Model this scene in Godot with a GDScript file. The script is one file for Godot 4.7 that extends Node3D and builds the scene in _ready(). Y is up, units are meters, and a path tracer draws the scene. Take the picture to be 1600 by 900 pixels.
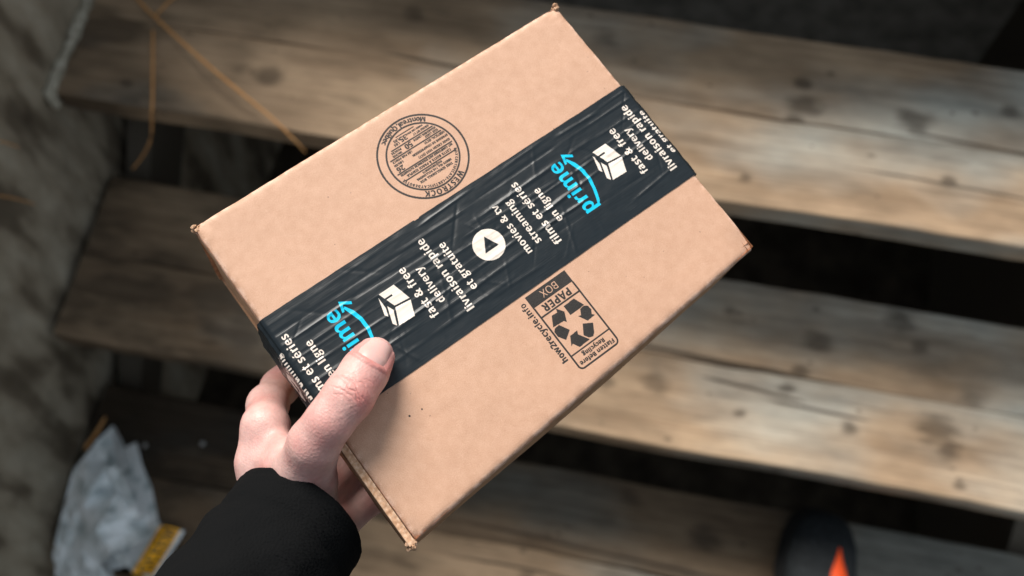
extends Node3D

# ---------------------------------------------------------------- frame of the parcel
# The parcel lies almost level in the hand. Its own axes: x along the tape (U), y up out of the top panel (N), z across (V).
var U := Vector3(0.65845307, -0.06550707, -0.74976555)
var N := Vector3(0.15101603, 0.98744404, 0.04635103)
var V := Vector3(0.73731521, -0.14374659, 0.66007818)
var PARCEL := Vector3(0.58459517, 0.96618348, 0.18229112)
const LEN := 198.2      # mm
const WID := 162.0      # mm at the held end
const WID_FAR := 148.4  # mm at the far end, where the box is squashed
const HIGH := 65.0
const RISE := 0.2094
const RUN := 0.2693
const STEP_Y := -0.2094 # the step the person stands on

var rng := RandomNumberGenerator.new()
var mats := {}
var used_names := {}

func _ready() -> void:
	# ------------------------------------------------------------ camera
	var cam := Camera3D.new()
	cam.name = "camera"
	var at := CameraAttributesPhysical.new()
	at.frustum_focal_length = 62.2
	at.frustum_focus_distance = 0.432
	at.exposure_aperture = 13.5
	at.frustum_near = 0.02
	at.frustum_far = 60.0
	cam.attributes = at
	cam.fov = 31.42
	cam.near = 0.02
	cam.far = 60.0
	cam.position = Vector3(0.76116772, 1.35729415, 0.33584915)
	cam.rotation = Vector3(-1.19243839, 0.24524442, -0.05732336)
	add_child(cam)
	cam.current = true
	# ------------------------------------------------------------ sky, sun, exposure
	var we := WorldEnvironment.new()
	we.name = "environment"
	var env := Environment.new()
	env.background_mode = Environment.BG_SKY
	var sm := ProceduralSkyMaterial.new()
	sm.sky_top_color = Color(0.78, 0.83, 0.88)
	sm.sky_horizon_color = Color(0.80, 0.83, 0.85)
	sm.sky_curve = 0.2
	sm.ground_bottom_color = Color(0.16, 0.14, 0.12)
	sm.ground_horizon_color = Color(0.35, 0.34, 0.32)
	sm.sun_angle_max = 1.0
	var sky := Sky.new()
	sky.sky_material = sm
	env.sky = sky
	env.background_energy_multiplier = 0.21
	env.tonemap_mode = Environment.TONE_MAPPER_LINEAR
	env.tonemap_exposure = 3.65
	env.sdfgi_enabled = true
	env.ssao_enabled = true
	env.ssil_enabled = true
	we.environment = env
	add_child(we)
	var sun := DirectionalLight3D.new()
	sun.name = "sun"
	sun.light_energy = 0.5
	sun.light_color = Color(1.0, 0.975, 0.945)
	sun.light_angular_distance = 32.0
	sun.shadow_enabled = true
	add_child(sun)
	sun.look_at_from_position(Vector3(-0.52, 1.0, -0.78), Vector3.ZERO, Vector3.UP)
	# ------------------------------------------------------------ scene
	rng.seed = 20240
	make_materials()
	build_ground()
	build_wall()
	build_shade_block()
	build_stairs()
	build_parcel()
	build_person()
	build_bag()
	build_needles()

# ================================================================ small helpers
func numbered(n: String) -> String:
	used_names[n] = used_names.get(n, -1) + 1
	return n if used_names[n] == 0 else "%s_%03d" % [n, used_names[n]]

func thing(called: String, label: String, category: String, at := Transform3D(), group := "", kind := "") -> Node3D:
	var o := Node3D.new()
	o.name = numbered(called)
	o.transform = at
	add_child(o, true)
	tag(o, label, category, group, kind)
	return o

func tag(o: Node, label: String, category: String, group := "", kind := "") -> void:
	if label: o.set_meta("label", label)
	if category: o.set_meta("category", category)
	if group: o.set_meta("group", group)
	if kind: o.set_meta("kind", kind)

func part(called: String, mesh: Mesh, mat: Material, parent: Node) -> MeshInstance3D:
	var o := MeshInstance3D.new()
	o.name = called if parent != self else numbered(called)
	o.mesh = mesh
	o.material_override = mat
	parent.add_child(o, true)
	return o

func mm(u: float, v: float, w: float) -> Vector3:
	return Vector3(u, w, v) * 0.001

func world_of(u: float, v: float, w: float) -> Vector3:
	return PARCEL + (U * u + V * v + N * w) * 0.001

# A mesh from vertices and clockwise triangles, with smooth normals.
func mesh_of(verts: PackedVector3Array, idx: PackedInt32Array, uvs := PackedVector2Array(), cols := PackedColorArray()) -> ArrayMesh:
	var nor := PackedVector3Array()
	nor.resize(verts.size())
	for t in range(0, idx.size(), 3):
		var a := idx[t]
		var b := idx[t + 1]
		var c := idx[t + 2]
		var n := (verts[c] - verts[a]).cross(verts[b] - verts[a])
		nor[a] += n
		nor[b] += n
		nor[c] += n
	for i in nor.size():
		nor[i] = nor[i].normalized() if nor[i].length_squared() > 1e-24 else Vector3.UP
	var arr := []
	arr.resize(Mesh.ARRAY_MAX)
	arr[Mesh.ARRAY_VERTEX] = verts
	arr[Mesh.ARRAY_NORMAL] = nor
	arr[Mesh.ARRAY_INDEX] = idx
	if uvs.size(): arr[Mesh.ARRAY_TEX_UV] = uvs
	if cols.size(): arr[Mesh.ARRAY_COLOR] = cols
	var m := ArrayMesh.new()
	m.add_surface_from_arrays(Mesh.PRIMITIVE_TRIANGLES, arr)
	return m

# Grid of (na+1) x (nb+1) points; flip swaps the front side. Open at both ends unless wrapped by the caller.
func grid_idx(na: int, nb: int, flip := false) -> PackedInt32Array:
	var idx := PackedInt32Array()
	for i in na:
		for j in nb:
			var a := i * (nb + 1) + j
			var b := a + 1
			var c := a + nb + 1
			var d := c + 1
			if flip:
				idx.append_array([a, c, b, b, c, d])
			else:
				idx.append_array([a, b, c, b, d, c])
	return idx

# A board: box with chamfered long edges, optional wobble. Size along x, y, z, centred.
func board(size: Vector3, bev: float, seg := 1, wob := 0.0, seed_ := 0, uv_scale := Vector2(1, 1)) -> ArrayMesh:
	var n := FastNoiseLite.new()
	n.seed = seed_
	n.frequency = 3.0
	var hy := size.y / 2
	var hz := size.z / 2
	var ring := []
	for k in 5:
		var a := PI / 2 * k / 4.0
		ring.append(Vector2(hz - bev + bev * sin(a), hy - bev + bev * cos(a)))
	for k in 5:
		var a := PI / 2 * k / 4.0
		ring.append(Vector2(hz - bev + bev * cos(a), -hy + bev - bev * sin(a)))
	for k in 5:
		var a := PI / 2 * k / 4.0
		ring.append(Vector2(-hz + bev - bev * sin(a), -hy + bev - bev * cos(a)))
	for k in 5:
		var a := PI / 2 * k / 4.0
		ring.append(Vector2(-hz + bev - bev * cos(a), hy - bev + bev * sin(a)))
	var m := ring.size()
	var verts := PackedVector3Array()
	var uvs := PackedVector2Array()
	for i in seg + 1:
		var t := float(i) / seg
		var x := -size.x / 2 + size.x * t
		for j in m + 1:
			var q: Vector2 = ring[j % m]
			var w := 1.0
			var dz := n.get_noise_2d(x * 1.3, q.x * 4.0 + seed_) * wob
			var dy := n.get_noise_2d(x * 1.1 + 40.0, q.x * 9.0 + seed_) * wob * 0.5
			verts.append(Vector3(x, q.y * w + dy, q.x + dz))
			var vv := (q.x + hz) / size.z
			if j >= 4 and j <= 5: vv = 1.0 + (hy - q.y) / size.z
			elif j > 5 and j < 15: vv = 1.0 + (size.y + hz - q.x) / size.z
			elif j >= 15 and j < m and q.y < hy - bev * 0.5: vv = -(hy - q.y) / size.z
			uvs.append(Vector2(t * uv_scale.x, vv * uv_scale.y))
	var idx := grid_idx(seg, m)
	# caps
	for e in [0, seg]:
		var base: int = verts.size()
		verts.append(Vector3(-size.x / 2 + size.x * e / float(seg), 0, 0))
		uvs.append(Vector2(0.5, 0.5))
		for j in m:
			verts.append(verts[e * (m + 1) + j])
			uvs.append(Vector2(0.02 * sin(j), 0.5 + 0.3 * cos(j)))
		for j in m:
			var a := base + 1 + j
			var b := base + 1 + (j + 1) % m
			if e == 0: idx.append_array([base, b, a])
			else: idx.append_array([base, a, b])
	return mesh_of(verts, idx, uvs)

# Lumpy closed blob
func blob(r: Vector3, rough: float, seed_: int, freq := 2.0, na := 12, nb := 16) -> ArrayMesh:
	var n := FastNoiseLite.new()
	n.seed = seed_
	n.frequency = freq
	var verts := PackedVector3Array()
	for i in na + 1:
		var th := PI * i / na
		for j in nb + 1:
			var ph := TAU * (j % nb) / nb
			var d := Vector3(sin(th) * cos(ph), cos(th), sin(th) * sin(ph))
			verts.append(d * r * (1.0 + rough * n.get_noise_3dv(d)))
	return mesh_of(verts, grid_idx(na, nb, true))

# Round tube along points with radii, closed ends
func tube(pts: Array, rad: Array, seg := 8) -> ArrayMesh:
	var verts := PackedVector3Array()
	var up := Vector3.UP
	var cnt := pts.size()
	for i in cnt:
		var a: Vector3 = pts[maxi(i - 1, 0)]
		var b: Vector3 = pts[mini(i + 1, cnt - 1)]
		var d := (b - a).normalized()
		var s := d.cross(up if absf(d.y) < 0.9 else Vector3.RIGHT).normalized()
		var t := s.cross(d)
		var r: float = rad[i]
		for j in seg + 1:
			var an := TAU * (j % seg) / seg
			verts.append(pts[i] + (s * cos(an) + t * sin(an)) * r)
	var idx := grid_idx(cnt - 1, seg)
	for e in [0, cnt - 1]:
		var c := verts.size()
		verts.append(pts[e])
		for j in seg:
			var p: int = e * (seg + 1) + j
			if e == 0: idx.append_array([c, p + 1, p])
			else: idx.append_array([c, p, p + 1])
	return mesh_of(verts, idx)

# ================================================================ materials
func noise_tex(size: int, freq: float, seed_: int, normal := false, strength := 1.0, kind := FastNoiseLite.TYPE_SIMPLEX_SMOOTH, oct := 4) -> ImageTexture:
	var n := FastNoiseLite.new()
	n.noise_type = kind
	n.seed = seed_
	n.frequency = freq
	n.fractal_octaves = oct
	var im := n.get_seamless_image(size, size)
	if normal:
		im.convert(Image.FORMAT_RGBA8)
		im.bump_map_to_normal_map(strength)
	return ImageTexture.create_from_image(im)

func std(color: Color, rough: float, spec := 0.5) -> StandardMaterial3D:
	var m := StandardMaterial3D.new()
	m.albedo_color = color
	m.roughness = rough
	m.metallic_specular = spec
	return m

func lin(r: float, g: float, b: float) -> Color:
	return Color(r, g, b).linear_to_srgb()

# mottled texture: colour ramp over noise
func ramp_tex(size: int, freq: float, seed_: int, cols: Array, oct := 5, offs: Array = []) -> NoiseTexture2D:
	var n := FastNoiseLite.new()
	n.noise_type = FastNoiseLite.TYPE_SIMPLEX_SMOOTH
	n.seed = seed_
	n.frequency = freq
	n.fractal_octaves = oct
	var g := Gradient.new()
	var pc := PackedColorArray()
	var po := PackedFloat32Array()
	for i in cols.size():
		pc.append(cols[i])
		po.append(offs[i] if offs.size() else float(i) / (cols.size() - 1))
	g.colors = pc
	g.offsets = po
	var t := NoiseTexture2D.new()
	t.width = size
	t.height = size
	t.seamless = true
	t.noise = n
	t.color_ramp = g
	return t

func triplanar(m: StandardMaterial3D, scale: float, world := false) -> void:
	m.uv1_triplanar = true
	m.uv1_world_triplanar = world
	m.uv1_scale = Vector3.ONE * scale

func make_materials() -> void:
	# raw cardboard (sides, flaps, torn corners)
	var k := std(Color.WHITE, 0.85, 0.3)
	k.albedo_texture = ramp_tex(256, 0.03, 11, [Color(0.66, 0.50, 0.38), Color(0.75, 0.59, 0.46), Color(0.82, 0.67, 0.54)])
	k.normal_enabled = true
	k.normal_texture = noise_tex(256, 0.12, 12, true, 3.0)
	k.normal_scale = 0.25
	triplanar(k, 18.0)
	mats.kraft = k
	var torn := std(Color.WHITE, 0.95, 0.2)
	torn.albedo_texture = ramp_tex(128, 0.05, 15, [Color(0.60, 0.45, 0.34), Color(0.78, 0.63, 0.51), Color(0.90, 0.80, 0.71)])
	triplanar(torn, 60.0)
	mats.torn = torn
	# dried mud and soil under the stairs
	var soil := std(Color.WHITE, 0.95, 0.2)
	soil.albedo_texture = ramp_tex(256, 0.03, 21, [lin(0.03, 0.024, 0.018), lin(0.06, 0.048, 0.035), lin(0.10, 0.08, 0.06)])
	triplanar(soil, 1.6)
	mats.soil = soil
	# concrete wall
	var con := std(Color.WHITE, 0.92, 0.3)
	con.albedo_texture = ramp_tex(512, 0.016, 33, [lin(0.075, 0.058, 0.04), lin(0.15, 0.12, 0.084), lin(0.30, 0.252, 0.185), lin(0.38, 0.33, 0.25), lin(0.48, 0.43, 0.345)], 6, [0.0, 0.3, 0.46, 0.7, 1.0])
	con.normal_enabled = true
	con.normal_texture = noise_tex(256, 0.05, 34, true, 6.0)
	con.normal_scale = 0.25
	triplanar(con, 1.1)
	con.uv1_scale = Vector3(1.5, 0.42, 1.5)
	mats.concrete = con
	var mor := std(Color.WHITE, 0.9, 0.3)
	mor.albedo_texture = ramp_tex(128, 0.05, 41, [lin(0.16, 0.14, 0.10), lin(0.36, 0.33, 0.26), lin(0.5, 0.46, 0.38)])
	triplanar(mor, 9.0)
	mats.mortar = mor
	var block_mat := std(Color.WHITE, 0.92, 0.3)
	block_mat.albedo_texture = ramp_tex(256, 0.03, 36, [lin(0.13, 0.12, 0.10), lin(0.22, 0.20, 0.17), lin(0.30, 0.28, 0.24)])
	triplanar(block_mat, 2.0)
	mats.block_grey = block_mat
	mats.steel = std(lin(0.42, 0.41, 0.39), 0.45, 0.5)
	mats.steel.metallic = 0.6
	# person
	var skin := std(Color.WHITE, 0.43, 0.45)
	skin.vertex_color_use_as_albedo = true
	skin.normal_enabled = true
	skin.normal_texture = noise_tex(256, 0.09, 51, true, 4.0, FastNoiseLite.TYPE_CELLULAR, 2)
	skin.normal_scale = 0.42
	triplanar(skin, 45.0)
	skin.subsurf_scatter_enabled = true
	skin.subsurf_scatter_strength = 0.05
	mats.skin = skin
	var nail := std(lin(0.66, 0.40, 0.36), 0.28, 0.5)
	nail.subsurf_scatter_enabled = true
	nail.subsurf_scatter_strength = 0.08
	mats.nail = nail
	var fleece := std(Color(0.062, 0.065, 0.068), 0.95, 0.2)
	fleece.normal_enabled = true
	fleece.normal_texture = noise_tex(256, 0.12, 61, true, 6.0)
	fleece.normal_scale = 0.5
	triplanar(fleece, 22.0)
	mats.fleece = fleece
	var denim := std(Color(0.10, 0.11, 0.13), 0.9, 0.3)
	mats.denim = denim
	var shoe := std(Color.WHITE, 0.8, 0.35)
	shoe.albedo_texture = ramp_tex(128, 0.06, 71, [lin(0.008, 0.009, 0.010), lin(0.016, 0.019, 0.021), lin(0.035, 0.042, 0.046)])
	triplanar(shoe, 14.0)
	mats.shoe = shoe
	mats.sole = std(lin(0.018, 0.018, 0.018), 0.75, 0.3)
	mats.orange = std(lin(0.85, 0.085, 0.012), 0.6, 0.4)
	# straw
	var straw := std(Color.WHITE, 0.7, 0.35)
	straw.albedo_texture = ramp_tex(64, 0.06, 81, [lin(0.50, 0.22, 0.065), lin(0.66, 0.32, 0.11), lin(0.74, 0.43, 0.19)])
	triplanar(straw, 30.0)
	mats.straw = straw

# ---------------------------------------------------------------- weathered wood
# One plank's print: grain, weathering patches, knots and checks. spots: [x 0..1, y 0..1, radius px], checks: [x0, y0, x1, y1, width px]
func wood_tex(seed_: int, tone: float, spots: Array, checks: Array, dark_ends: float) -> ImageTexture:
	var w := 1024
	var h := 128
	var n := FastNoiseLite.new()
	n.noise_type = FastNoiseLite.TYPE_SIMPLEX_SMOOTH
	n.seed = seed_
	n.fractal_octaves = 5
	n.frequency = 0.06
	var grain := n.get_image(40, h, false, false, false)
	grain.resize(w, h, Image.INTERPOLATE_CUBIC)
	n.seed = seed_ + 7
	n.frequency = 0.02
	n.fractal_octaves = 4
	var patch := n.get_image(256, 64, false, false, false)
	patch.resize(w, h, Image.INTERPOLATE_CUBIC)
	n.seed = seed_ + 13
	n.frequency = 0.011
	var wash := n.get_image(256, 40, false, false, false)
	wash.resize(w, h, Image.INTERPOLATE_CUBIC)
	n.seed = seed_ + 23
	n.frequency = 0.05
	n.fractal_octaves = 3
	var fleck := n.get_image(512, 128, false, false, false)
	fleck.resize(w, h, Image.INTERPOLATE_CUBIC)
	var g := grain.get_data()
	var p := patch.get_data()
	var q := wash.get_data()
	var f := fleck.get_data()
	# dark marks (knots, checks) as a coverage field
	var dark := PackedFloat32Array()
	dark.resize(w * h)
	for s in spots:
		var cx: float = s[0] * w
		var cy: float = s[1] * h
		var r: float = s[2]
		for y in range(maxi(0, int(cy - r * 1.6)), mini(h, int(cy + r * 1.6) + 1)):
			for x in range(maxi(0, int(cx - r * 1.6)), mini(w, int(cx + r * 1.6) + 1)):
				var wobble := (f[y * w + x] - 128) / 128.0
				var d := sqrt(pow((x - cx) * 0.85, 2) + pow((y - cy) * 0.8, 2)) / r + wobble * 0.4
				dark[y * w + x] = maxf(dark[y * w + x], clampf((1.1 - d) * 1.5, 0, 1) * (0.42 + 0.26 * absf(sin(cx * 7.3))))
	for c in checks:
		var x0: float = c[0] * w
		var x1: float = c[2] * w
		for x in range(int(x0), mini(int(x1), w)):
			var t: float = (x - x0) / (x1 - x0)
			var yy: float = lerpf(c[1], c[3], t) * h + (g[40 * w + x] - 128) * 0.05
			var hw: float = c[4] * minf(1.0, 6.0 * minf(t, 1.0 - t))
			for y in range(maxi(0, int(yy - hw - 1)), mini(h, int(yy + hw + 2))):
				dark[y * w + x] = maxf(dark[y * w + x], clampf(hw + 0.6 - absf(y - yy), 0, 1) * 0.85)
	var out := PackedByteArray()
	out.resize(w * h * 3)
	for k in 26:
		# small pin knots and short checks
		var sx := rng.randi_range(4, w - 60)
		var sy := rng.randi_range(4, h - 6)
		if k % 3 == 0:
			for dx in rng.randi_range(14, 55): dark[(sy + int(dx * 0.04)) * w + sx + dx] = maxf(dark[(sy + int(dx * 0.04)) * w + sx + dx], 0.55)
		else:
			var rr := rng.randf_range(1.2, 3.4)
			for y in range(-3, 4):
				for x in range(-4, 5):
					if x * x * 0.6 + y * y < rr * rr: dark[(sy + y) * w + sx + x] = maxf(dark[(sy + y) * w + sx + x], 0.5) if sy + y >= 0 and sy + y < h else 0.0
	var brown := Vector3(0.255, 0.172, 0.106) * tone
	var tan_ := Vector3(0.46, 0.33, 0.212) * tone
	var grey := Vector3(0.46, 0.485, 0.44) * tone
	var dk := Vector3(0.045, 0.032, 0.022)
	var lut := PackedByteArray()
	lut.resize(1025)
	for i in 1025:
		lut[i] = int(clampf(Color(i / 1024.0, 0, 0).linear_to_srgb().r, 0, 1) * 255)
	for i in w * h:
		var x := (i % w) / float(w)
		var a := clampf((g[i] / 255.0 - 0.5) * 1.5 + 0.5, 0, 1)
		var b := clampf((q[i] / 255.0 - 0.5) * 2.6 - 0.42 + x * 1.1, 0, 1)
		var c := clampf((p[i] / 255.0 - 0.5) * 2.2 + 0.55, 0, 1)
		var col := brown.lerp(tan_, a * 0.5 + c * 0.5).lerp(grey * (0.72 + 0.28 * a), b * 0.75)
		col *= 0.72 + 0.32 * (f[i] / 255.0) + 0.2 * (c - 0.3)
		# ragged dark patches, thickest towards the wall end
		var ragged := clampf(((q[i] + p[i]) / 255.0 - 1.0) * 2.4 + (f[i] / 255.0 - 0.5) * 0.7 + dark_ends * 1.35 - x * 2.9, 0, 1)
		col *= 1.0 - 0.72 * ragged
		col = col.lerp(dk, dark[i])
		out[i * 3] = lut[clampi(int(col.x * 1024), 0, 1024)]
		out[i * 3 + 1] = lut[clampi(int(col.y * 1024), 0, 1024)]
		out[i * 3 + 2] = lut[clampi(int(col.z * 1024), 0, 1024)]
	return ImageTexture.create_from_image(Image.create_from_data(w, h, false, Image.FORMAT_RGB8, out))

func wood_mat(seed_: int, tone: float, spots: Array, checks: Array, dark_ends: float) -> StandardMaterial3D:
	var m := std(Color.WHITE, 0.82, 0.35)
	m.albedo_texture = wood_tex(seed_, tone, spots, checks, dark_ends)
	if not mats.has("wood_normal"):
		var n := FastNoiseLite.new()
		n.seed = 5
		n.frequency = 0.05
		var im := n.get_seamless_image(64, 256)
		im.resize(512, 256, Image.INTERPOLATE_CUBIC)
		im.convert(Image.FORMAT_RGBA8)
		im.bump_map_to_normal_map(6.0)
		mats.wood_normal = ImageTexture.create_from_image(im)
	m.normal_enabled = true
	m.normal_texture = mats.wood_normal
	m.normal_scale = 0.5
	return m

# ================================================================ setting
func build_ground() -> void:
	var verts := PackedVector3Array()
	var n := FastNoiseLite.new()
	n.frequency = 2.5
	for i in 61:
		for j in 61:
			var x := -0.0 + 30.0 * signf(i - 30) * pow(absf(i - 30) / 30.0, 3.0)
			var z := 30.0 * signf(j - 30) * pow(absf(j - 30) / 30.0, 3.0)
			verts.append(Vector3(x, -0.64 + 0.012 * n.get_noise_2d(x, z), z))
	var o := part("ground", mesh_of(verts, grid_idx(60, 60, true)), mats.soil, self)
	o.set_meta("kind", "structure")

func build_wall() -> void:
	var root := thing("concrete_wall", "rough stained grey concrete wall along the left side of the wooden steps", "wall", Transform3D(Basis(), Vector3(0, -0.64, 0)))
	var n := FastNoiseLite.new()
	n.frequency = 4.0
	n.fractal_octaves = 5
	var top := 1.56
	var z0 := -1.5
	var z1 := 1.1
	var na := 130
	var nb := 150
	var verts := PackedVector3Array()
	# face, top and back in one sheet: b runs up the face, over the top, down the back
	for i in na + 1:
		var z := lerpf(z0, z1, i / float(na))
		for j in nb + 1:
			var x := 0.0
			var y := 0.0
			if j <= 110:
				y = top * j / 110.0
				x = -0.004 + 0.009 * n.get_noise_2d(y, z) - 0.004
			elif j <= 120:
				x = -0.22 * (j - 110) / 10.0 - 0.008
				y = top + 0.006 * n.get_noise_2d(x + 9.0, z)
			else:
				x = -0.228
				y = top * (1.0 - (j - 120) / 30.0)
			verts.append(Vector3(x, y, z))
	part("wall_face", mesh_of(verts, grid_idx(na, nb, true)), mats.concrete, root)
	# mortar bead where the top tread meets the wall, running over its nose
	var pts := []
	var rad := []
	for i in 40:
		var t := i / 39.0
		var z := lerpf(-RUN - 0.40, -RUN + 0.003, t)
		pts.append(Vector3(-0.002 + 0.004 * n.get_noise_1d(t * 9.0), RISE + 0.64 + 0.001, z))
		rad.append(0.0085 + 0.006 * n.get_noise_1d(t * 14.0 + 7.0))
	for i in 3:
		var t := (i + 1) / 9.0
		pts.append(Vector3(0.000 + 0.010 * t, RISE + 0.64 - 0.06 * t, -RUN + 0.006 + 0.003 * sin(t * 5.0)))
		rad.append(0.008 - 0.005 * t)
	part("mortar_bead", tube(pts, rad, 7), mats.mortar, root)

func build_shade_block() -> void:
	# added block that keeps sun and sky out from under the steps
	var root := thing("added_shade_block", "grey concrete block added behind the wooden treads to keep light out below", "blocker", Transform3D(Basis(), Vector3(0.75, -0.64, -1.75)))
	var m := board(Vector3(2.2, 0.64 + RISE * 4 - 0.03, 1.5), 0.02, 20, 0.004, 61)
	var o := part("shade_block", m, mats.block_grey, root)
	o.position.y = (0.64 + RISE * 4 - 0.03) / 2

func build_stairs() -> void:
	var root := thing("wooden_staircase", "weathered open wooden steps made of paired brown planks", "stairs", Transform3D(Basis(), Vector3(0, -0.64, 0)))
	# knots: x / 1.5 m, depth share in the plank
	var specs := {
		"2f": [3, 1.0, [[0.3, 0.5, 10]], []],
		"2b": [4, 1.0, [], []],
		"1f": [31, 1.0, [[0.186, 0.43, 14], [0.62, 0.7, 6], [0.06, 0.75, 6], [0.79, 0.4, 7], [0.50, 0.62, 5], [0.085, 0.74, 4]], [[0.34, 0.55, 0.52, 0.62, 1.5], [0.7, 0.4, 0.95, 0.48, 1.3]]],
		"1b": [35, 0.95, [[0.665, 0.8, 15], [0.655, 0.97, 9], [0.66, 0.55, 9], [0.76, 0.78, 17], [0.48, 0.35, 13], [0.42, 0.62, 9], [0.3, 0.4, 10], [0.84, 0.5, 8]], [[0.28, 0.94, 0.46, 0.99, 2.6], [0.74, 0.95, 0.98, 0.99, 2.2]]],
		"0f": [47, 1.0, [[0.185, 0.67, 17], [0.84, 0.32, 20], [0.85, 0.5, 12], [0.58, 0.33, 15], [0.533, 0.42, 9], [0.76, 0.45, 9], [0.66, 0.5, 6], [0.70, 0.14, 8], [0.25, 0.3, 9], [0.86, 0.85, 6]], [[0.62, 0.15, 0.72, 0.24, 2.4], [0.40, 0.5, 0.5, 0.56, 1.6], [0.68, 0.28, 0.78, 0.34, 2.0]]],
		"0b": [53, 0.95, [[0.727, 0.56, 15], [0.64, 0.38, 7], [0.80, 0.14, 15], [0.82, 0.4, 9], [0.71, 0.94, 9], [0.2, 0.5, 12], [0.5, 0.6, 10], [0.87, 0.9, 14]], [[0.44, 0.9, 0.72, 0.97, 3.2]]],
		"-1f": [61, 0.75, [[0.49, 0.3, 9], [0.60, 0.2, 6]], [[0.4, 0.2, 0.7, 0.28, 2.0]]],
		"-1b": [67, 0.46, [[0.663, 0.48, 19], [0.58, 0.18, 10], [0.3, 0.5, 10], [0.79, 0.5, 9]], [[0.4, 0.8, 0.7, 0.9, 2.0]]],  # both planks of this step toned down: part of its shade painted in
	}
	var w := 1.46
	var m2 := board(Vector3(w, 0.038, 0.129), 0.0035, 60, 0.004, 9)
	var m3 := board(Vector3(w, 0.038, 0.129), 0.0035, 60, 0.004, 27)
	for i in [3, 2, 1, 0, -1, -2]:
		var tread := Node3D.new()
		tread.name = "tread"
		tread.position = Vector3(w / 2 + 0.004, 0.64 + RISE * i - 0.019, -RUN * i)
		root.add_child(tread, true)
		for b in 2:
			var key := "%d%s" % [i, "f" if b == 0 else "b"]
			if not specs.has(key): key = "2f" if b == 0 else "2b"
			if not mats.has("wood" + key):
				var s: Array = specs[key]
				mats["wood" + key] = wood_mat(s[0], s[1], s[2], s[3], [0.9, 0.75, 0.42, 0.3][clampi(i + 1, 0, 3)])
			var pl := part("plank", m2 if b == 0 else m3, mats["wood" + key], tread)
			pl.position = Vector3(0, -0.001 * b, -0.0645 - 0.1296 * b)
		# screws that hold the planks to the stringer
		for sx in ([0.092, 0.18, 1.40] if i == -1 else [1.40]):
			for sz in ([-0.175] if i == -1 and sx < 0.3 else [-0.1, -0.175]):
				var s := part("screw", mats.get_or_add("screw_mesh", blob(Vector3(0.0042, 0.0012, 0.0042), 0.1, 3, 2.0, 6, 10)), mats.steel, tread)
				s.position = Vector3(sx - w / 2, 0.0195, sz + (0.0 if i != -1 else (0.002 if sx < 0.1 else -0.018)))
	# stringers
	for sx in [0.028, 1.44]:
		var verts := PackedVector3Array()
		var prof := [Vector2(RUN * 2 - 0.03, -RISE * 2 - 0.045), Vector2(-RUN * 3 - 0.26, RISE * 3 - 0.045 + 0.2), Vector2(-RUN * 3 - 0.26, RISE * 3 - 0.30), Vector2(RUN * 2 - 0.03, -RISE * 2 - 0.21)]
		# sawtooth is hidden under the treads: a plain raking board just below them
		var bm := PackedVector3Array()
		for s in [-1, 1]:
			for q in prof:
				bm.append(Vector3(sx + s * 0.019, minf(q.y, 99.0) + 0.64, q.x))
		bm[1].y -= 0.2 + 0.01
		bm[5].y -= 0.2 + 0.01
		bm[0].y -= 0.155
		bm[4].y -= 0.155
		if sx > 1.0: bm[2].y = 0.005  # right board drawn down to the ground to keep light out below
		if sx > 1.0: bm[6].y = 0.005
		bm[3].y = 0.005
		bm[7].y = 0.005
		var idx := PackedInt32Array([0, 1, 2, 0, 2, 3, 4, 6, 5, 4, 7, 6, 0, 4, 5, 0, 5, 1, 1, 5, 6, 1, 6, 2, 2, 6, 7, 2, 7, 3, 3, 7, 4, 3, 4, 0])
		var st := SurfaceTool.new()
		st.begin(Mesh.PRIMITIVE_TRIANGLES)
		st.set_smooth_group(-1)
		for k in idx: st.add_vertex(bm[k])
		st.generate_normals()
		part("stringer", st.commit(), mats["wood-1b"], root)

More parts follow.
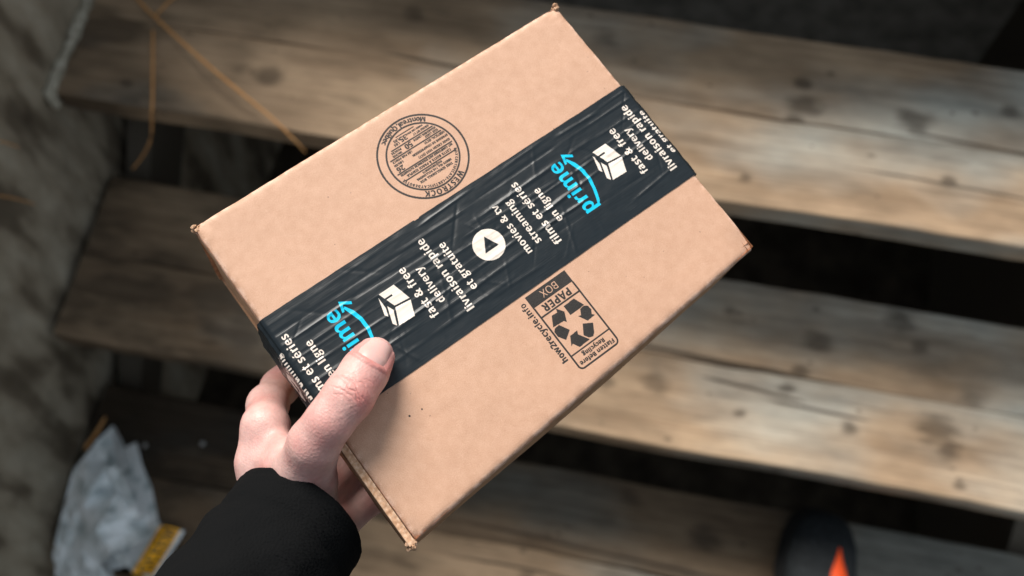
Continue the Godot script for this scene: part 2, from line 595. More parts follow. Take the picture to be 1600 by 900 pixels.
# ================================================================ print on the parcel
# Canvas: one byte per texel, 0 bare, 1 white, 2 cyan, 3 black, 4 erased back to bare
class Canvas:
	var w: int
	var h: int
	var k: float       # texels per mm
	var o: Vector2     # mm at texel 0,0
	var d := PackedByteArray()
	func _init(size_mm: Vector2, origin: Vector2, per_mm: float) -> void:
		k = per_mm
		o = origin
		w = int(size_mm.x * k)
		h = int(size_mm.y * k)
		d.resize(w * h)
	func tri(a: Vector2, b: Vector2, c: Vector2, v: int) -> void:
		a = (a - o) * k
		b = (b - o) * k
		c = (c - o) * k
		var area := (b - a).cross(c - a)
		if absf(area) < 1e-9: return
		if area < 0:
			var t := b
			b = c
			c = t
		var x0 := maxi(0, int(minf(a.x, minf(b.x, c.x))))
		var x1 := mini(w - 1, int(maxf(a.x, maxf(b.x, c.x))) + 1)
		var y0 := maxi(0, int(minf(a.y, minf(b.y, c.y))))
		var y1 := mini(h - 1, int(maxf(a.y, maxf(b.y, c.y))) + 1)
		for y in range(y0, y1 + 1):
			for x in range(x0, x1 + 1):
				var p := Vector2(x + 0.5, y + 0.5)
				if (b - a).cross(p - a) >= 0 and (c - b).cross(p - b) >= 0 and (a - c).cross(p - c) >= 0:
					d[y * w + x] = v
	func poly(flat: Array, v: int, shift := Vector2.ZERO) -> void:
		var pts := PackedVector2Array()
		for i in range(0, flat.size(), 2): pts.append(Vector2(flat[i], flat[i + 1]) + shift)
		var id := Geometry2D.triangulate_polygon(pts)
		for i in range(0, id.size(), 3): tri(pts[id[i]], pts[id[i + 1]], pts[id[i + 2]], v)
	func line(a: Vector2, b: Vector2, width: float, v: int) -> void:
		var s := (b - a).normalized().orthogonal() * width / 2
		tri(a - s, a + s, b + s, v)
		tri(a - s, b + s, b - s, v)
	func ring(c: Vector2, r0: float, r1: float, v: int, from := 0.0, to := TAU) -> void:
		var n := 96
		for i in n:
			var a := Vector2.from_angle(lerpf(from, to, i / float(n)))
			var b := Vector2.from_angle(lerpf(from, to, (i + 1) / float(n)))
			tri(c + a * r0, c + a * r1, c + b * r1, v)
			if r0 > 0: tri(c + a * r0, c + b * r1, c + b * r0, v)

var glyphs := {}
func glyph_tris(text: String, bold: bool) -> PackedVector2Array:
	var key := text + ("*" if bold else "")
	if not glyphs.has(key):
		var f := SystemFont.new()
		f.font_names = PackedStringArray(["Droid Sans"])
		f.font_weight = 700 if bold else 400
		var t := TextMesh.new()
		t.font = f
		t.font_size = 64
		t.pixel_size = 0.01
		t.depth = 0.0
		t.text = text
		t.curve_step = 1.0
		var out := PackedVector2Array()
		if t.get_surface_count() > 0:
			var arr := t.surface_get_arrays(0)
			var vs: PackedVector3Array = arr[Mesh.ARRAY_VERTEX]
			if arr[Mesh.ARRAY_INDEX] != null and (arr[Mesh.ARRAY_INDEX] as PackedInt32Array).size():
				for i in arr[Mesh.ARRAY_INDEX]: out.append(Vector2(vs[i].x, vs[i].y))
			else:
				for q in vs: out.append(Vector2(q.x, q.y))
		glyphs[key] = out
	return glyphs[key]

func extent(pts: PackedVector2Array) -> Rect2:
	var r := Rect2(pts[0], Vector2.ZERO)
	for q in pts: r = r.expand(q)
	return r

# text set with its middle at c, reading along dir, its width given; letters stand towards up
func put_text(cv: Canvas, text: String, c: Vector2, width: float, dir: Vector2, up: Vector2, v: int, bold := true, squash := 1.0) -> void:
	var pts := glyph_tris(text, bold)
	if pts.is_empty(): return
	var r := extent(pts)
	var mid := extent(glyph_tris("x", bold)).get_center().y
	if text == text.to_upper(): mid = extent(glyph_tris("H", bold)).get_center().y
	var s := width / r.size.x
	for i in range(0, pts.size(), 3):
		var q := []
		for j in 3:
			var a := pts[i + j]
			q.append(c + dir * (a.x - r.get_center().x) * s + up * (a.y - mid) * s * squash)
		cv.tri(q[0], q[1], q[2], v)

# letters along a circle; top true: letters stand outwards on the upper half; angles from the vertical, in the text's own frame (dir right, up)
func put_arc(cv: Canvas, text: String, c: Vector2, r: float, size: float, half_deg: float, top: bool, dir: Vector2, up: Vector2, v: int) -> void:
	var widths := []
	var total := 0.0
	for ch in text:
		var g := glyph_tris(ch, true)
		var wd: float = (extent(g).size.x + 0.06) if g.size() else 0.2
		widths.append(wd)
		total += wd
	var at := 0.0
	for i in text.length():
		var frac: float = (at + widths[i] / 2) / total
		at += widths[i]
		var an := deg_to_rad(lerpf(-half_deg, half_deg, frac))
		var out := (dir * sin(an) + up * cos(an)) if top else (dir * sin(an) - up * cos(an))
		var u2 := out if top else -out
		var d2 := (dir * cos(an) - up * sin(an)) if top else (dir * cos(an) + up * sin(an))
		var g := glyph_tris(text[i], true)
		if g.is_empty(): continue
		var rr := extent(g)
		var mid := extent(glyph_tris("x", true)).get_center().y if not text == text.to_upper() else extent(glyph_tris("H", true)).get_center().y
		for k in range(0, g.size(), 3):
			var q := []
			for j in 3:
				var a := g[k + j]
				q.append(c + out * r + d2 * (a.x - rr.get_center().x) * size + u2 * (a.y - mid) * size)
			cv.tri(q[0], q[1], q[2], v)

func panel_texture() -> ImageTexture:
	var cv := Canvas.new(Vector2(LEN + 8, WID + 8), Vector2(-4, -4), 7.6)
	var d := Vector2(-1, 0)   # reading direction of the stamps
	var up := Vector2(0, 1)
	# box maker's certificate
	var c := Vector2(100.0, 28.3)
	cv.ring(c, 20.0, 20.75, 3)
	cv.ring(c, 15.95, 16.65, 3)
	put_arc(cv, "WESTROCK", c, 18.35, 5.6, 34, true, d, up, 3)
	put_arc(cv, "Montreal, Québec", c, 18.4, 5.0, 39, false, d, up, 3)
	put_arc(cv, "BOX CERTIFICATE • CERTIFICAT DE BOÎTE", c, 14.9, 2.5, 72, true, d, up, 3)
	for l in [[95.1, 14.1, 104.8], [89.5, 18.6, 112.1], [86.4, 22.4, 113.9], [85.2, 29.5, 114.9], [86.4, 33.8, 113.9]]:
		cv.line(Vector2(l[0], l[1]), Vector2(l[2], l[1]), 0.5, 3)
	for t in [["THIS SINGLEWALL BOX", 100.2, 38.2, 17.5], ["MEETS ALL THE FOLLOWING", 100.2, 36.4, 18.5], ["REQUIREMENTS", 100.2, 34.9, 10.3],
			["CETTE BOITE À PAROI SIMPLE", 100.3, 32.4, 23.5], ["EST CONFORME AUX EXIGENCES SUIVANTES", 100.2, 30.6, 28.0],
			["EDGE CRUSH TEST (ECT)", 106.3, 28.0, 16.8], ["26", 88.2, 27.7, 3.6], ["EPREUVE DE COMPRESSION", 105.6, 25.7, 19.0], ["LBS/IN", 88.8, 25.3, 4.6], ["VERTICAL (ECV)", 109.4, 23.7, 10.8], ["LBS PAR POUCE", 92.0, 23.6, 10.2],
			["SIZE LIMIT", 109.5, 21.3, 7.0], ["GRANDEUR LIMITE", 106.8, 19.8, 11.8], ["50", 97.6, 20.5, 3.6], ["INCHES", 91.0, 21.3, 4.8], ["POUCES", 91.4, 19.8, 5.0],
			["GROSS WT LT", 106.5, 17.3, 8.4], ["POIDS LIM BRUT", 104.0, 15.6, 9.0], ["35", 97.7, 16.3, 3.6], ["LBS", 93.6, 17.1, 2.6], ["LBS", 94.4, 15.5, 2.6]]:
		put_text(cv, t[0], Vector2(t[1], t[2]), t[3], d, up, 3)
	# recycling mark
	var x0 := 97.5
	var x1 := 118.8
	cv.line(Vector2(x0, 107.4), Vector2(x0, 144.6), 0.6, 3)
	cv.line(Vector2(x1, 107.4), Vector2(x1, 144.6), 0.6, 3)
	cv.line(Vector2(x0 + 2, 146.6), Vector2(x1 - 2, 146.6), 0.6, 3)
	cv.ring(Vector2(x0 + 2, 144.6), 1.7, 2.3, 3, PI / 2, PI)
	cv.ring(Vector2(x1 - 2, 144.6), 1.7, 2.3, 3, 0, PI / 2)
	cv.line(Vector2(x0, 118.4), Vector2(x1, 118.4), 0.6, 3)
	cv.line(Vector2(x0, 139.4), Vector2(x1, 139.4), 0.6, 3)
	cv.poly([x0 - 0.3, 107.2, x1 + 0.3, 107.2, x1 + 0.3, 113.2, x0 - 0.3, 113.2], 3)
	put_text(cv, "BOX", Vector2(108.2, 110.2), 8.6, d, up, 0, false)
	put_text(cv, "PAPER", Vector2(108.0, 115.8), 14.6, d, up, 3)
	put_text(cv, "Flatten Before", Vector2(108.1, 144.2), 18.2, d, up, 3)
	put_text(cv, "Recycling", Vector2(108.1, 141.6), 11.6, d, up, 3)
	put_text(cv, "how2recycle.info", Vector2(94.6, 124.4), 31.0, Vector2(0, -1), Vector2(-1, 0), 3)
	for q in [[108.8, 120.0, 114.4, 119.8, 116.4, 124.6, 108.8, 124.7],
			[114.0, 125.1, 116.1, 124.9, 117.5, 125.9, 117.7, 128.1, 116.5, 129.9, 117.5, 130.8, 113.4, 131.1, 111.3, 127.2, 112.5, 127.6],
			[110.7, 131.0, 114.6, 133.2, 112.3, 136.9, 111.0, 137.9, 109.2, 137.3, 107.9, 135.2],
			[102.9, 132.1, 106.8, 131.9, 106.0, 133.5, 108.8, 138.1, 103.3, 138.2, 101.7, 135.3, 100.6, 135.9],
			[101.8, 125.4, 104.3, 129.8, 100.4, 132.3, 98.4, 129.2, 98.4, 126.7, 99.5, 125.6],
			[99.3, 124.7, 101.9, 120.3, 104.7, 120.6, 105.3, 119.0, 107.4, 122.0, 105.5, 126.2, 104.8, 125.1]]:
		cv.poly(q, 3)
	# the ink has spread a little into the paper
	var dry := cv.d.duplicate()
	for i in range(cv.w, cv.w * cv.h - 1):
		if dry[i] == 0 and (dry[i - 1] == 3 or dry[i - cv.w] == 3) and not (i / cv.w > int(111.2 * cv.k) and i / cv.w < int(117.6 * cv.k)): cv.d[i] = 3
	# specks in the board
	for i in 26:
		var s := Vector2(rng.randf_range(4, LEN - 4), rng.randf_range(4, 146))
		cv.ring(s, 0, rng.randf_range(0.1, 0.2), 3)
	cv.ring(Vector2(27.2, 119.9), 0, 0.45, 3)
	cv.ring(Vector2(33.0, 120.6), 0, 0.35, 3)
	# colour it
	var n := FastNoiseLite.new()
	n.seed = 77
	n.frequency = 0.3
	n.fractal_octaves = 3
	var fine := n.get_image(cv.w, cv.h, false, false, false).get_data()
	n.seed = 78
	n.frequency = 0.02
	n.fractal_octaves = 5
	var wide := n.get_image(cv.w, cv.h, false, false, false).get_data()
	var scuff := PackedFloat32Array()
	scuff.resize(cv.w * cv.h)
	for k in 9000:
		var c1 := Vector2(rng.randf_range(2, cv.w - 14), rng.randf_range(2, cv.h - 14))
		var d1 := Vector2.from_angle(rng.randf_range(0, TAU))
		var a1 := rng.randf_range(-0.55, 0.5)
		for t in rng.randi_range(3, 11):
			var q := c1 + d1 * t
			if q.x >= 0 and q.y >= 0 and q.x < cv.w and q.y < cv.h: scuff[int(q.y) * cv.w + int(q.x)] += a1
			d1 = d1.rotated(0.06)
	for k in 70:
		var c0 := Vector2(rng.randf_range(0, cv.w), rng.randf_range(0, cv.h))
		var dirn := Vector2.from_angle(rng.randf_range(0, TAU))
		var amp := rng.randf_range(0.25, 0.8) * (1.0 if rng.randf() < 0.65 else -0.8)
		for t in int(rng.randf_range(10, 90)):
			var q := c0 + dirn * t + dirn.orthogonal() * 2.0 * sin(t * 0.05)
			if q.x >= 0 and q.y >= 0 and q.x < cv.w and q.y < cv.h and fine[int(q.y) * cv.w + int(q.x)] > 110: scuff[int(q.y) * cv.w + int(q.x)] = amp
	var out := PackedByteArray()
	out.resize(cv.w * cv.h * 3)
	for i in cv.w * cv.h:
		var a := (fine[i] - 128) * 0.15 + (wide[i] - 128) * 0.045
		if cv.d[i] == 3:
			var s := a * 0.9 + (14.0 if fine[i] > 176 else 0.0)
			out[i * 3] = int(34 + s)
			out[i * 3 + 1] = int(30 + s)
			out[i * 3 + 2] = int(27 + s)
		else:
			# liner rubbed pale at the folds, scuffs and a few greasy smudges
			var pu := (i % cv.w) / cv.k + cv.o.x
			var pv := (i / cv.w) / cv.k + cv.o.y
			var e := minf(minf(pu, LEN - pu), minf(pv, WID * taper(pu) - pv))
			if e < 3.0: a += clampf((wide[i] - 105) * 0.5 + (fine[i] - 128) * 0.25, 0, 26) * clampf(1.4 - e * 0.55, 0, 1)
			a += scuff[i] * 20.0
			out[i * 3] = int(194 + a)
			out[i * 3 + 1] = int(154 + a * 1.1)
			out[i * 3 + 2] = int(128 + a * 1.2)
	return ImageTexture.create_from_image(Image.create_from_data(cv.w, cv.h, false, Image.FORMAT_RGB8, out))

const TAPE0 := 51.0   # mm across the panel
const TAPE1 := 105.6
const WRAP := 40.0    # mm that the tape runs down each end

func tape_texture() -> ImageTexture:
	var cv := Canvas.new(Vector2(LEN + 2 * WRAP, TAPE1 - TAPE0 + 1), Vector2(-WRAP, TAPE0), 7.2)
	var d := Vector2(0, -1)
	var up := Vector2(-1, 0)
	var mid := 78.9
	for k in [-2, -1, 0, 1]:
		var s := Vector2(118.0 * k, 0)
		var lag := Vector2(118.0 * k - (2.6 if k == -1 else 0.0), 0)
		for t in [["movies & tv", 111.8, 26.5], ["streaming", 118.0, 23.4], ["films et séries", 125.4, 34.2], ["en ligne", 132.2, 18.2],
				["fast & free", 179.3, 26.0], ["delivery", 185.4, 18.4], ["livraison rapide", 191.6 if k == 0 else 193.6, 38.0], ["et gratuite", 197.2 if k == 0 else 200.2, 25.0]]:
			put_text(cv, t[0], Vector2(t[1], mid) + (lag if t[1] < 150.0 else s), t[2], d, up, 1)
		put_text(cv, "prime", Vector2(146.6, 78.6) + lag, 27.6, d, up, 2)
		cv.poly([150.9, 92.4, 152.8, 90.3, 154.6, 85.8, 156.1, 80.1, 156.2, 74.5, 154.9, 69.6, 152.7, 65.9, 151.9, 66.8, 153.3, 70.9, 154.4, 74.5, 154.6, 79.2, 153.6, 84.2, 152.0, 88.7, 150.4, 92.2], 2, lag)
		cv.poly([156.4, 65.8, 151.7, 62.8, 150.4, 67.9, 151.5, 67.9, 152.6, 65.0, 156.0, 67.0], 2, lag)
		# parcel icon
		cv.poly([164.8, 70.0, 172.5, 70.0, 174.7, 78.6, 167.5, 77.8], 1, s)
		cv.poly([165.7, 72.9, 169.4, 72.9, 169.4, 73.8, 165.7, 73.8], 0, s)
		cv.poly([174.6, 79.5, 171.8, 86.5, 164.0, 86.1, 167.3, 78.6], 1, s)
		cv.poly([163.8, 71.2, 163.9, 76.5, 162.5, 80.3, 161.6, 78.9], 1, s)
		cv.poly([164.8, 76.2, 166.0, 79.1, 163.3, 85.6, 162.2, 83.9], 1, s)
		# play icon
		cv.ring(Vector2(98.9, 78.8) + s, 0, 7.3, 1)
		cv.poly([99.3, 74.7, 102.6, 81.2, 95.3, 81.3], 0, s)
	var n := FastNoiseLite.new()
	n.seed = 91
	n.frequency = 0.25
	n.fractal_octaves = 3
	var im := n.get_image(cv.w / 24, cv.h, false, false, false)
	im.resize(cv.w, cv.h, Image.INTERPOLATE_CUBIC)
	var fibre := im.get_data()
	var out := PackedByteArray()
	out.resize(cv.w * cv.h * 3)
	var pal := [[23, 31, 36], [232, 219, 206], [12, 190, 226]]
	for i in cv.w * cv.h:
		var c: Array = pal[cv.d[i]]
		var a := (fibre[i] - 128) * (0.06 if cv.d[i] == 0 else 0.13)
		out[i * 3] = clampi(int(c[0] + a), 0, 255)
		out[i * 3 + 1] = clampi(int(c[1] + a), 0, 255)
		out[i * 3 + 2] = clampi(int(c[2] + a), 0, 255)
	return ImageTexture.create_from_image(Image.create_from_data(cv.w, cv.h, false, Image.FORMAT_RGB8, out))

# ================================================================ the parcel
func taper(u: float) -> float:
	return lerpf(1.0, WID_FAR / WID, clampf(u / LEN, 0, 1))

# fold a sheet that runs over an edge: s along the sheet, edge at `end`, radius r. Returns (along, down)
func fold(s: float, end: float, r: float) -> Vector2:
	var start := end - r
	if s <= start: return Vector2(s, 0)
	var a := (s - start) / r
	if a < PI / 2: return Vector2(start + r * sin(a), r * (1.0 - cos(a)))
	return Vector2(end, r + (s - start - r * PI / 2))

var warp := FastNoiseLite.new()
func swell(u: float, v: float) -> float:
	# gentle unevenness of the board, mm
	return 0.55 * warp.get_noise_2d(u, v) + 0.12 * warp.get_noise_2d(u * 5.0 + 300.0, v * 5.0)

func build_parcel() -> void:
	warp.seed = 5
	warp.frequency = 0.012
	var box := thing("cardboard_box", "brown cardboard delivery box sealed with dark printed tape, held in a hand", "box", Transform3D(Basis(U, N, V), PARCEL))
	# ---- top panel with rolled edges
	var pm := std(Color.WHITE, 0.58, 0.45)
	pm.albedo_texture = panel_texture()
	pm.normal_enabled = true
	pm.normal_texture = noise_tex(1024, 0.2, 13, true, 3.0)
	pm.normal_scale = 0.1
	pm.uv1_scale = Vector3.ONE
	var na := 130
	var nb := 110
	var r := 2.0
	var verts := PackedVector3Array()
	var uvs := PackedVector2Array()
	for i in na + 1:
		var su := lerpf(-2.6, LEN + 2.6, i / float(na))
		var fu := fold(su, LEN, r) if su > LEN / 2 else Vector2(LEN, 0) - fold(LEN - su, LEN, r)
		for j in nb + 1:
			var sv := lerpf(-2.6, WID + 2.6, j / float(nb))
			var fv := fold(sv, WID, r) if sv > WID / 2 else Vector2(WID, 0) - fold(WID - sv, WID, r)
			var u := fu.x
			var v := fv.x * taper(u)
			var edge := minf(minf(su, LEN - su), minf(sv, WID - sv))
			var w := -absf(fu.y) - absf(fv.y) + swell(u, v) * clampf(edge / 14.0, 0.25, 1)
			# squashed far right corner
			var dc := Vector2(u - LEN, (v - WID_FAR)).length()
			if dc < 16.0: w -= pow(1.0 - dc / 16.0, 1.6) * 2.2
			# pinched corners
			for cc in [Vector2(0, 0), Vector2(LEN, 0), Vector2(0, WID)]:
				var dd := Vector2(u, v).distance_to(cc)
				if dd < 9.0: w += (1.0 - dd / 9.0) * (2.2 * warp.get_noise_2d(u * 22.0 + 500.0, v * 22.0) - 0.9)
			# slight dents along the edges
			if edge < 5.0:
				w -= 0.5 * (1.0 - clampf(edge / 5.0, 0, 1)) * absf(warp.get_noise_2d(u * 6.0, v * 6.0 + 90.0)) * 2.0
			verts.append(mm(u, v, w))
			uvs.append(Vector2((clampf(su, -3.5, LEN + 3.5) + 4.0) / (LEN + 8.0), (sv * taper(u) + 4.0) / (WID + 8.0)))
	part("top_panel", mesh_of(verts, grid_idx(na, nb), uvs), pm, box)
	# ---- walls of the box, 3 mm board
	var wall := func(called: String, a: Vector2, b: Vector2, w0: float, w1: float, bow: float) -> MeshInstance3D:
		var vs := PackedVector3Array()
		var out := Vector2(-(b - a).y, (b - a).x).normalized()
		for i in 41:
			var t := i / 40.0
			for j in 13:
				# outer skin down, under, inner skin up
				var q := j / 5.0 if j <= 5 else (1.0 if j <= 7 else (12 - j) / 5.0)
				var inn := 0.0 if j <= 5 else (3.0 if j >= 7 else 1.5)
				var p := a.lerp(b, t) + out * (bow * sin(PI * q) * sin(PI * t) + 0.5 * warp.get_noise_2d(t * 160.0 + w0 * 7.0, q * 60.0) - inn)
				vs.append(mm(p.x, p.y, lerpf(w0, w1, q)))
		return part(called, mesh_of(vs, grid_idx(40, 12, true)), mats.kraft, box)
	var far := WID_FAR
	wall.call("side_panel", Vector2(LEN, 0.8), Vector2(0.0, 0.8), -1.0, -HIGH, 1.0)
	wall.call("side_panel", Vector2(LEN - 0.6, far - 0.6), Vector2(LEN - 0.6, 0.6), -1.0, -HIGH, 1.0)
	wall.call("side_panel", Vector2(0.4, WID - 0.4), Vector2(LEN - 0.6, far - 0.4), -1.0, -HIGH, 1.5)
	# held end: inner panel, then the two glued flaps with a slit between them
	wall.call("inner_panel", Vector2(4.2, 1.0), Vector2(4.2, WID - 1.0), -2.5, -HIGH, 0.0)
	wall.call("flap", Vector2(0.2, 0.8), Vector2(0.6, 108.0), -1.2, -18.0, 0.6)
	wall.call("flap", Vector2(1.4, 1.2), Vector2(1.6, WID - 1.0), -20.4, -HIGH, 0.6)
	var fl: MeshInstance3D = wall.call("flap", Vector2(-3.2, 108.6), Vector2(-2.6, WID + 1.0), -0.9, -30.0, 0.3)
	fl.set_meta("label", "loose end flap showing its torn corrugated edge")
	# cut edge of the loose flap: fluted paper between two liners
	var ev := PackedVector3Array()
	var en := 120
	for i in en + 1:
		var t := i / float(en)
		var v := lerpf(108.8, WID + 0.6, t)
		var fray := 0.5 * warp.get_noise_1d(t * 500.0)
		for j in 7:
			var x := -3.1 + 3.0 * j / 6.0
			var up := 0.0 if j == 0 or j == 6 else (0.35 if j == 1 or j == 5 else -0.2 + 0.1 * sin(t * 130.0))
			ev.append(mm(x, v, -0.95 + up + fray * 0.5))
	part("flap_edge", mesh_of(ev, grid_idx(en, 6, true)), mats.torn, box)
	# bottom
	var bv := PackedVector3Array([mm(0.6, 0.8, -HIGH + 0.4), mm(0.6, WID - 0.8, -HIGH + 0.4), mm(LEN - 0.6, 0.8, -HIGH + 0.4), mm(LEN - 0.6, far - 0.8, -HIGH + 0.4)])
	part("bottom_panel", mesh_of(bv, grid_idx(1, 1, true)), mats.kraft, box)
	# ---- crumpled corners: little rolls of torn board round a hole
	for c in [[1.0, 1.0, -1.5, 101, 3.2], [LEN - 1.0, 0.5, -1.0, 131, 3.0], [-1.8, WID + 0.2, -2.8, 151, 3.6]]:
		for k in 4:
			var b := part("corner_tear", blob(Vector3(1.0 + 0.5 * rng.randf(), 0.7 + 0.5 * rng.randf(), 0.9 + 0.6 * rng.randf()) * 0.001 * c[4] * 0.30, 1.1, c[3] + k, 2.4, 9, 12), mats.torn, box)
			var an: float = TAU * k / 5.0 + c[3]
			b.position = mm(c[0] + cos(an) * c[4] * 0.34, c[1] + sin(an) * c[4] * 0.34, c[2] + rng.randf_range(-0.6, 0.4))
			b.rotation = Vector3(rng.randf() * 3, rng.randf() * 3, rng.randf() * 3)
	# ---- tape
	var tm := std(Color.WHITE, 0.33, 0.42)
	tm.albedo_texture = tape_texture()
	tm.normal_enabled = true
	var fn := FastNoiseLite.new()
	fn.seed = 17
	fn.frequency = 0.2
	fn.fractal_octaves = 3
	var fi := fn.get_image(64, 512, false, false, false)
	fi.resize(1024, 512, Image.INTERPOLATE_CUBIC)
	fi.convert(Image.FORMAT_RGBA8)
	fi.bump_map_to_normal_map(4.0)
	tm.normal_texture = ImageTexture.create_from_image(fi)
	tm.normal_scale = 0.08
	# creases: [a, b, height mm, half width mm]; a few long ones along the tape, short ones across
	var cr := []
	for v0 in [54.0, 59.5, 66.0, 70.5, 74.5, 80.0, 85.5, 91.5, 98.5]:
		var u0 := -8.0
		while u0 < LEN:
			var l := rng.randf_range(28, 85)
			if rng.randf() < 0.82:
				var h := rng.randf_range(0.12, 0.36) * (1.25 if v0 > 60 and v0 < 90 else 0.8)
				cr.append([Vector2(u0, v0 + rng.randf_range(-1.3, 1.3)), Vector2(u0 + l, v0 + rng.randf_range(-1.9, 1.9)), h * (1.0 if rng.randf() < 0.75 else -0.8), rng.randf_range(0.4, 0.7)])
			u0 += l * rng.randf_range(0.75, 1.1)
	for i in 44:
		var c := Vector2(rng.randf_range(2, LEN - 2), rng.randf_range(TAPE0 + 4, TAPE1 - 4))
		var an := rng.randf_range(0.5, 2.6)
		var l := rng.randf_range(5, 17)
		cr.append([c - Vector2.from_angle(an) * l, c + Vector2.from_angle(an) * l, rng.randf_range(0.08, 0.2) * (1.0 if rng.randf() < 0.6 else -1.0), rng.randf_range(0.35, 0.6)])
	var ta := 460
	var tb := 124
	var height := PackedFloat32Array()
	height.resize((ta + 1) * (tb + 1))
	var s0 := -WRAP
	var s1 := LEN + WRAP
	for q in cr:
		var a: Vector2 = q[0]
		var b: Vector2 = q[1]
		var hw: float = q[3]
		var dir := (b - a)
		var len2 := dir.length_squared()
		var i0 := maxi(0, int((minf(a.x, b.x) - 3 - s0) / (s1 - s0) * ta))
		var i1 := mini(ta, int((maxf(a.x, b.x) + 3 - s0) / (s1 - s0) * ta) + 1)
		for i in range(i0, i1 + 1):
			var su := lerpf(s0, s1, i / float(ta))
			var t0 := clampf((su - a.x) / (b.x - a.x + 1e-5), 0, 1)
			var vc := lerpf(a.y, b.y, t0)
			var reach := 3.0 if absf(dir.x) > absf(dir.y) * 2.0 else 30.0
			var j0 := maxi(0, int((vc - reach - TAPE0) / (TAPE1 - TAPE0) * tb))
			var j1 := mini(tb, int((vc + reach - TAPE0) / (TAPE1 - TAPE0) * tb) + 1)
			for j in range(j0, j1 + 1):
				var pt := Vector2(su, lerpf(TAPE0, TAPE1, j / float(tb)))
				var t := clampf((pt - a).dot(dir) / len2, 0, 1)
				var wav := 0.5 * warp.get_noise_1d(su * 6.0 + a.y * 30.0)
				var ds := (pt - (a + dir * t)).length() + wav * 0.4
				var side := dir.cross(pt - a)
				var k := exp(-pow(ds / (hw if side > 0 else hw * 1.7), 2)) * minf(1.0, 5.0 * minf(t, 1.0 - t))
				height[i * (tb + 1) + j] += q[2] * k * clampf(0.85 + 1.3 * warp.get_noise_2d(pt.x * 1.6, pt.y * 1.5 + q[2] * 900.0), 0.25, 1.35)
	var tv := PackedVector3Array()
	var tu := PackedVector2Array()
	for i in ta + 1:
		var su := lerpf(s0, s1, i / float(ta))
		var rr := 2.2
		var fu := fold(su, LEN + 0.35, rr) if su > LEN / 2 else Vector2(LEN, 0) - fold(LEN - su, LEN + 0.35, rr)
		for j in tb + 1:
			var f := j / float(tb)
			var v := lerpf(TAPE0, TAPE1, f)
			# ragged cut and the nick in the upper edge
			if j == 0: v += 0.15 * warp.get_noise_1d(su * 9.0) + (0.9 if su > 79.0 and su < 81.5 else 0.0)
			if j == tb: v += 0.12 * warp.get_noise_1d(su * 8.0 + 50.0)
			var hgt := height[i * (tb + 1) + j] * clampf(minf(f, 1.0 - f) * 14.0, 0.15, 1)
			var down := absf(fu.y)
			var out := 0.32 + maxf(hgt, -0.16)
			if down > rr * 0.9:
				# on the end faces: stands off, crumpled where the hand presses it
				var bulge := 0.9 + 0.9 * absf(warp.get_noise_2d(su * 5.0, v * 4.0)) + 1.2 * sin(PI * clampf(down / HIGH, 0, 1))
				var dirx := 1.0 if su > 0 else -1.0
				tv.append(mm(fu.x + dirx * bulge, v, -down + 0.2))
			else:
				tv.append(mm(fu.x, v, -down + out + swell(fu.x, v) * clampf(minf(su, LEN - su) / 14.0, 0.25, 1)))
			tu.append(Vector2((su + WRAP) / (LEN + 2 * WRAP), (v - TAPE0) / (TAPE1 - TAPE0 + 1)))
	part("packing_tape", mesh_of(tv, grid_idx(ta, tb), tu), tm, box)

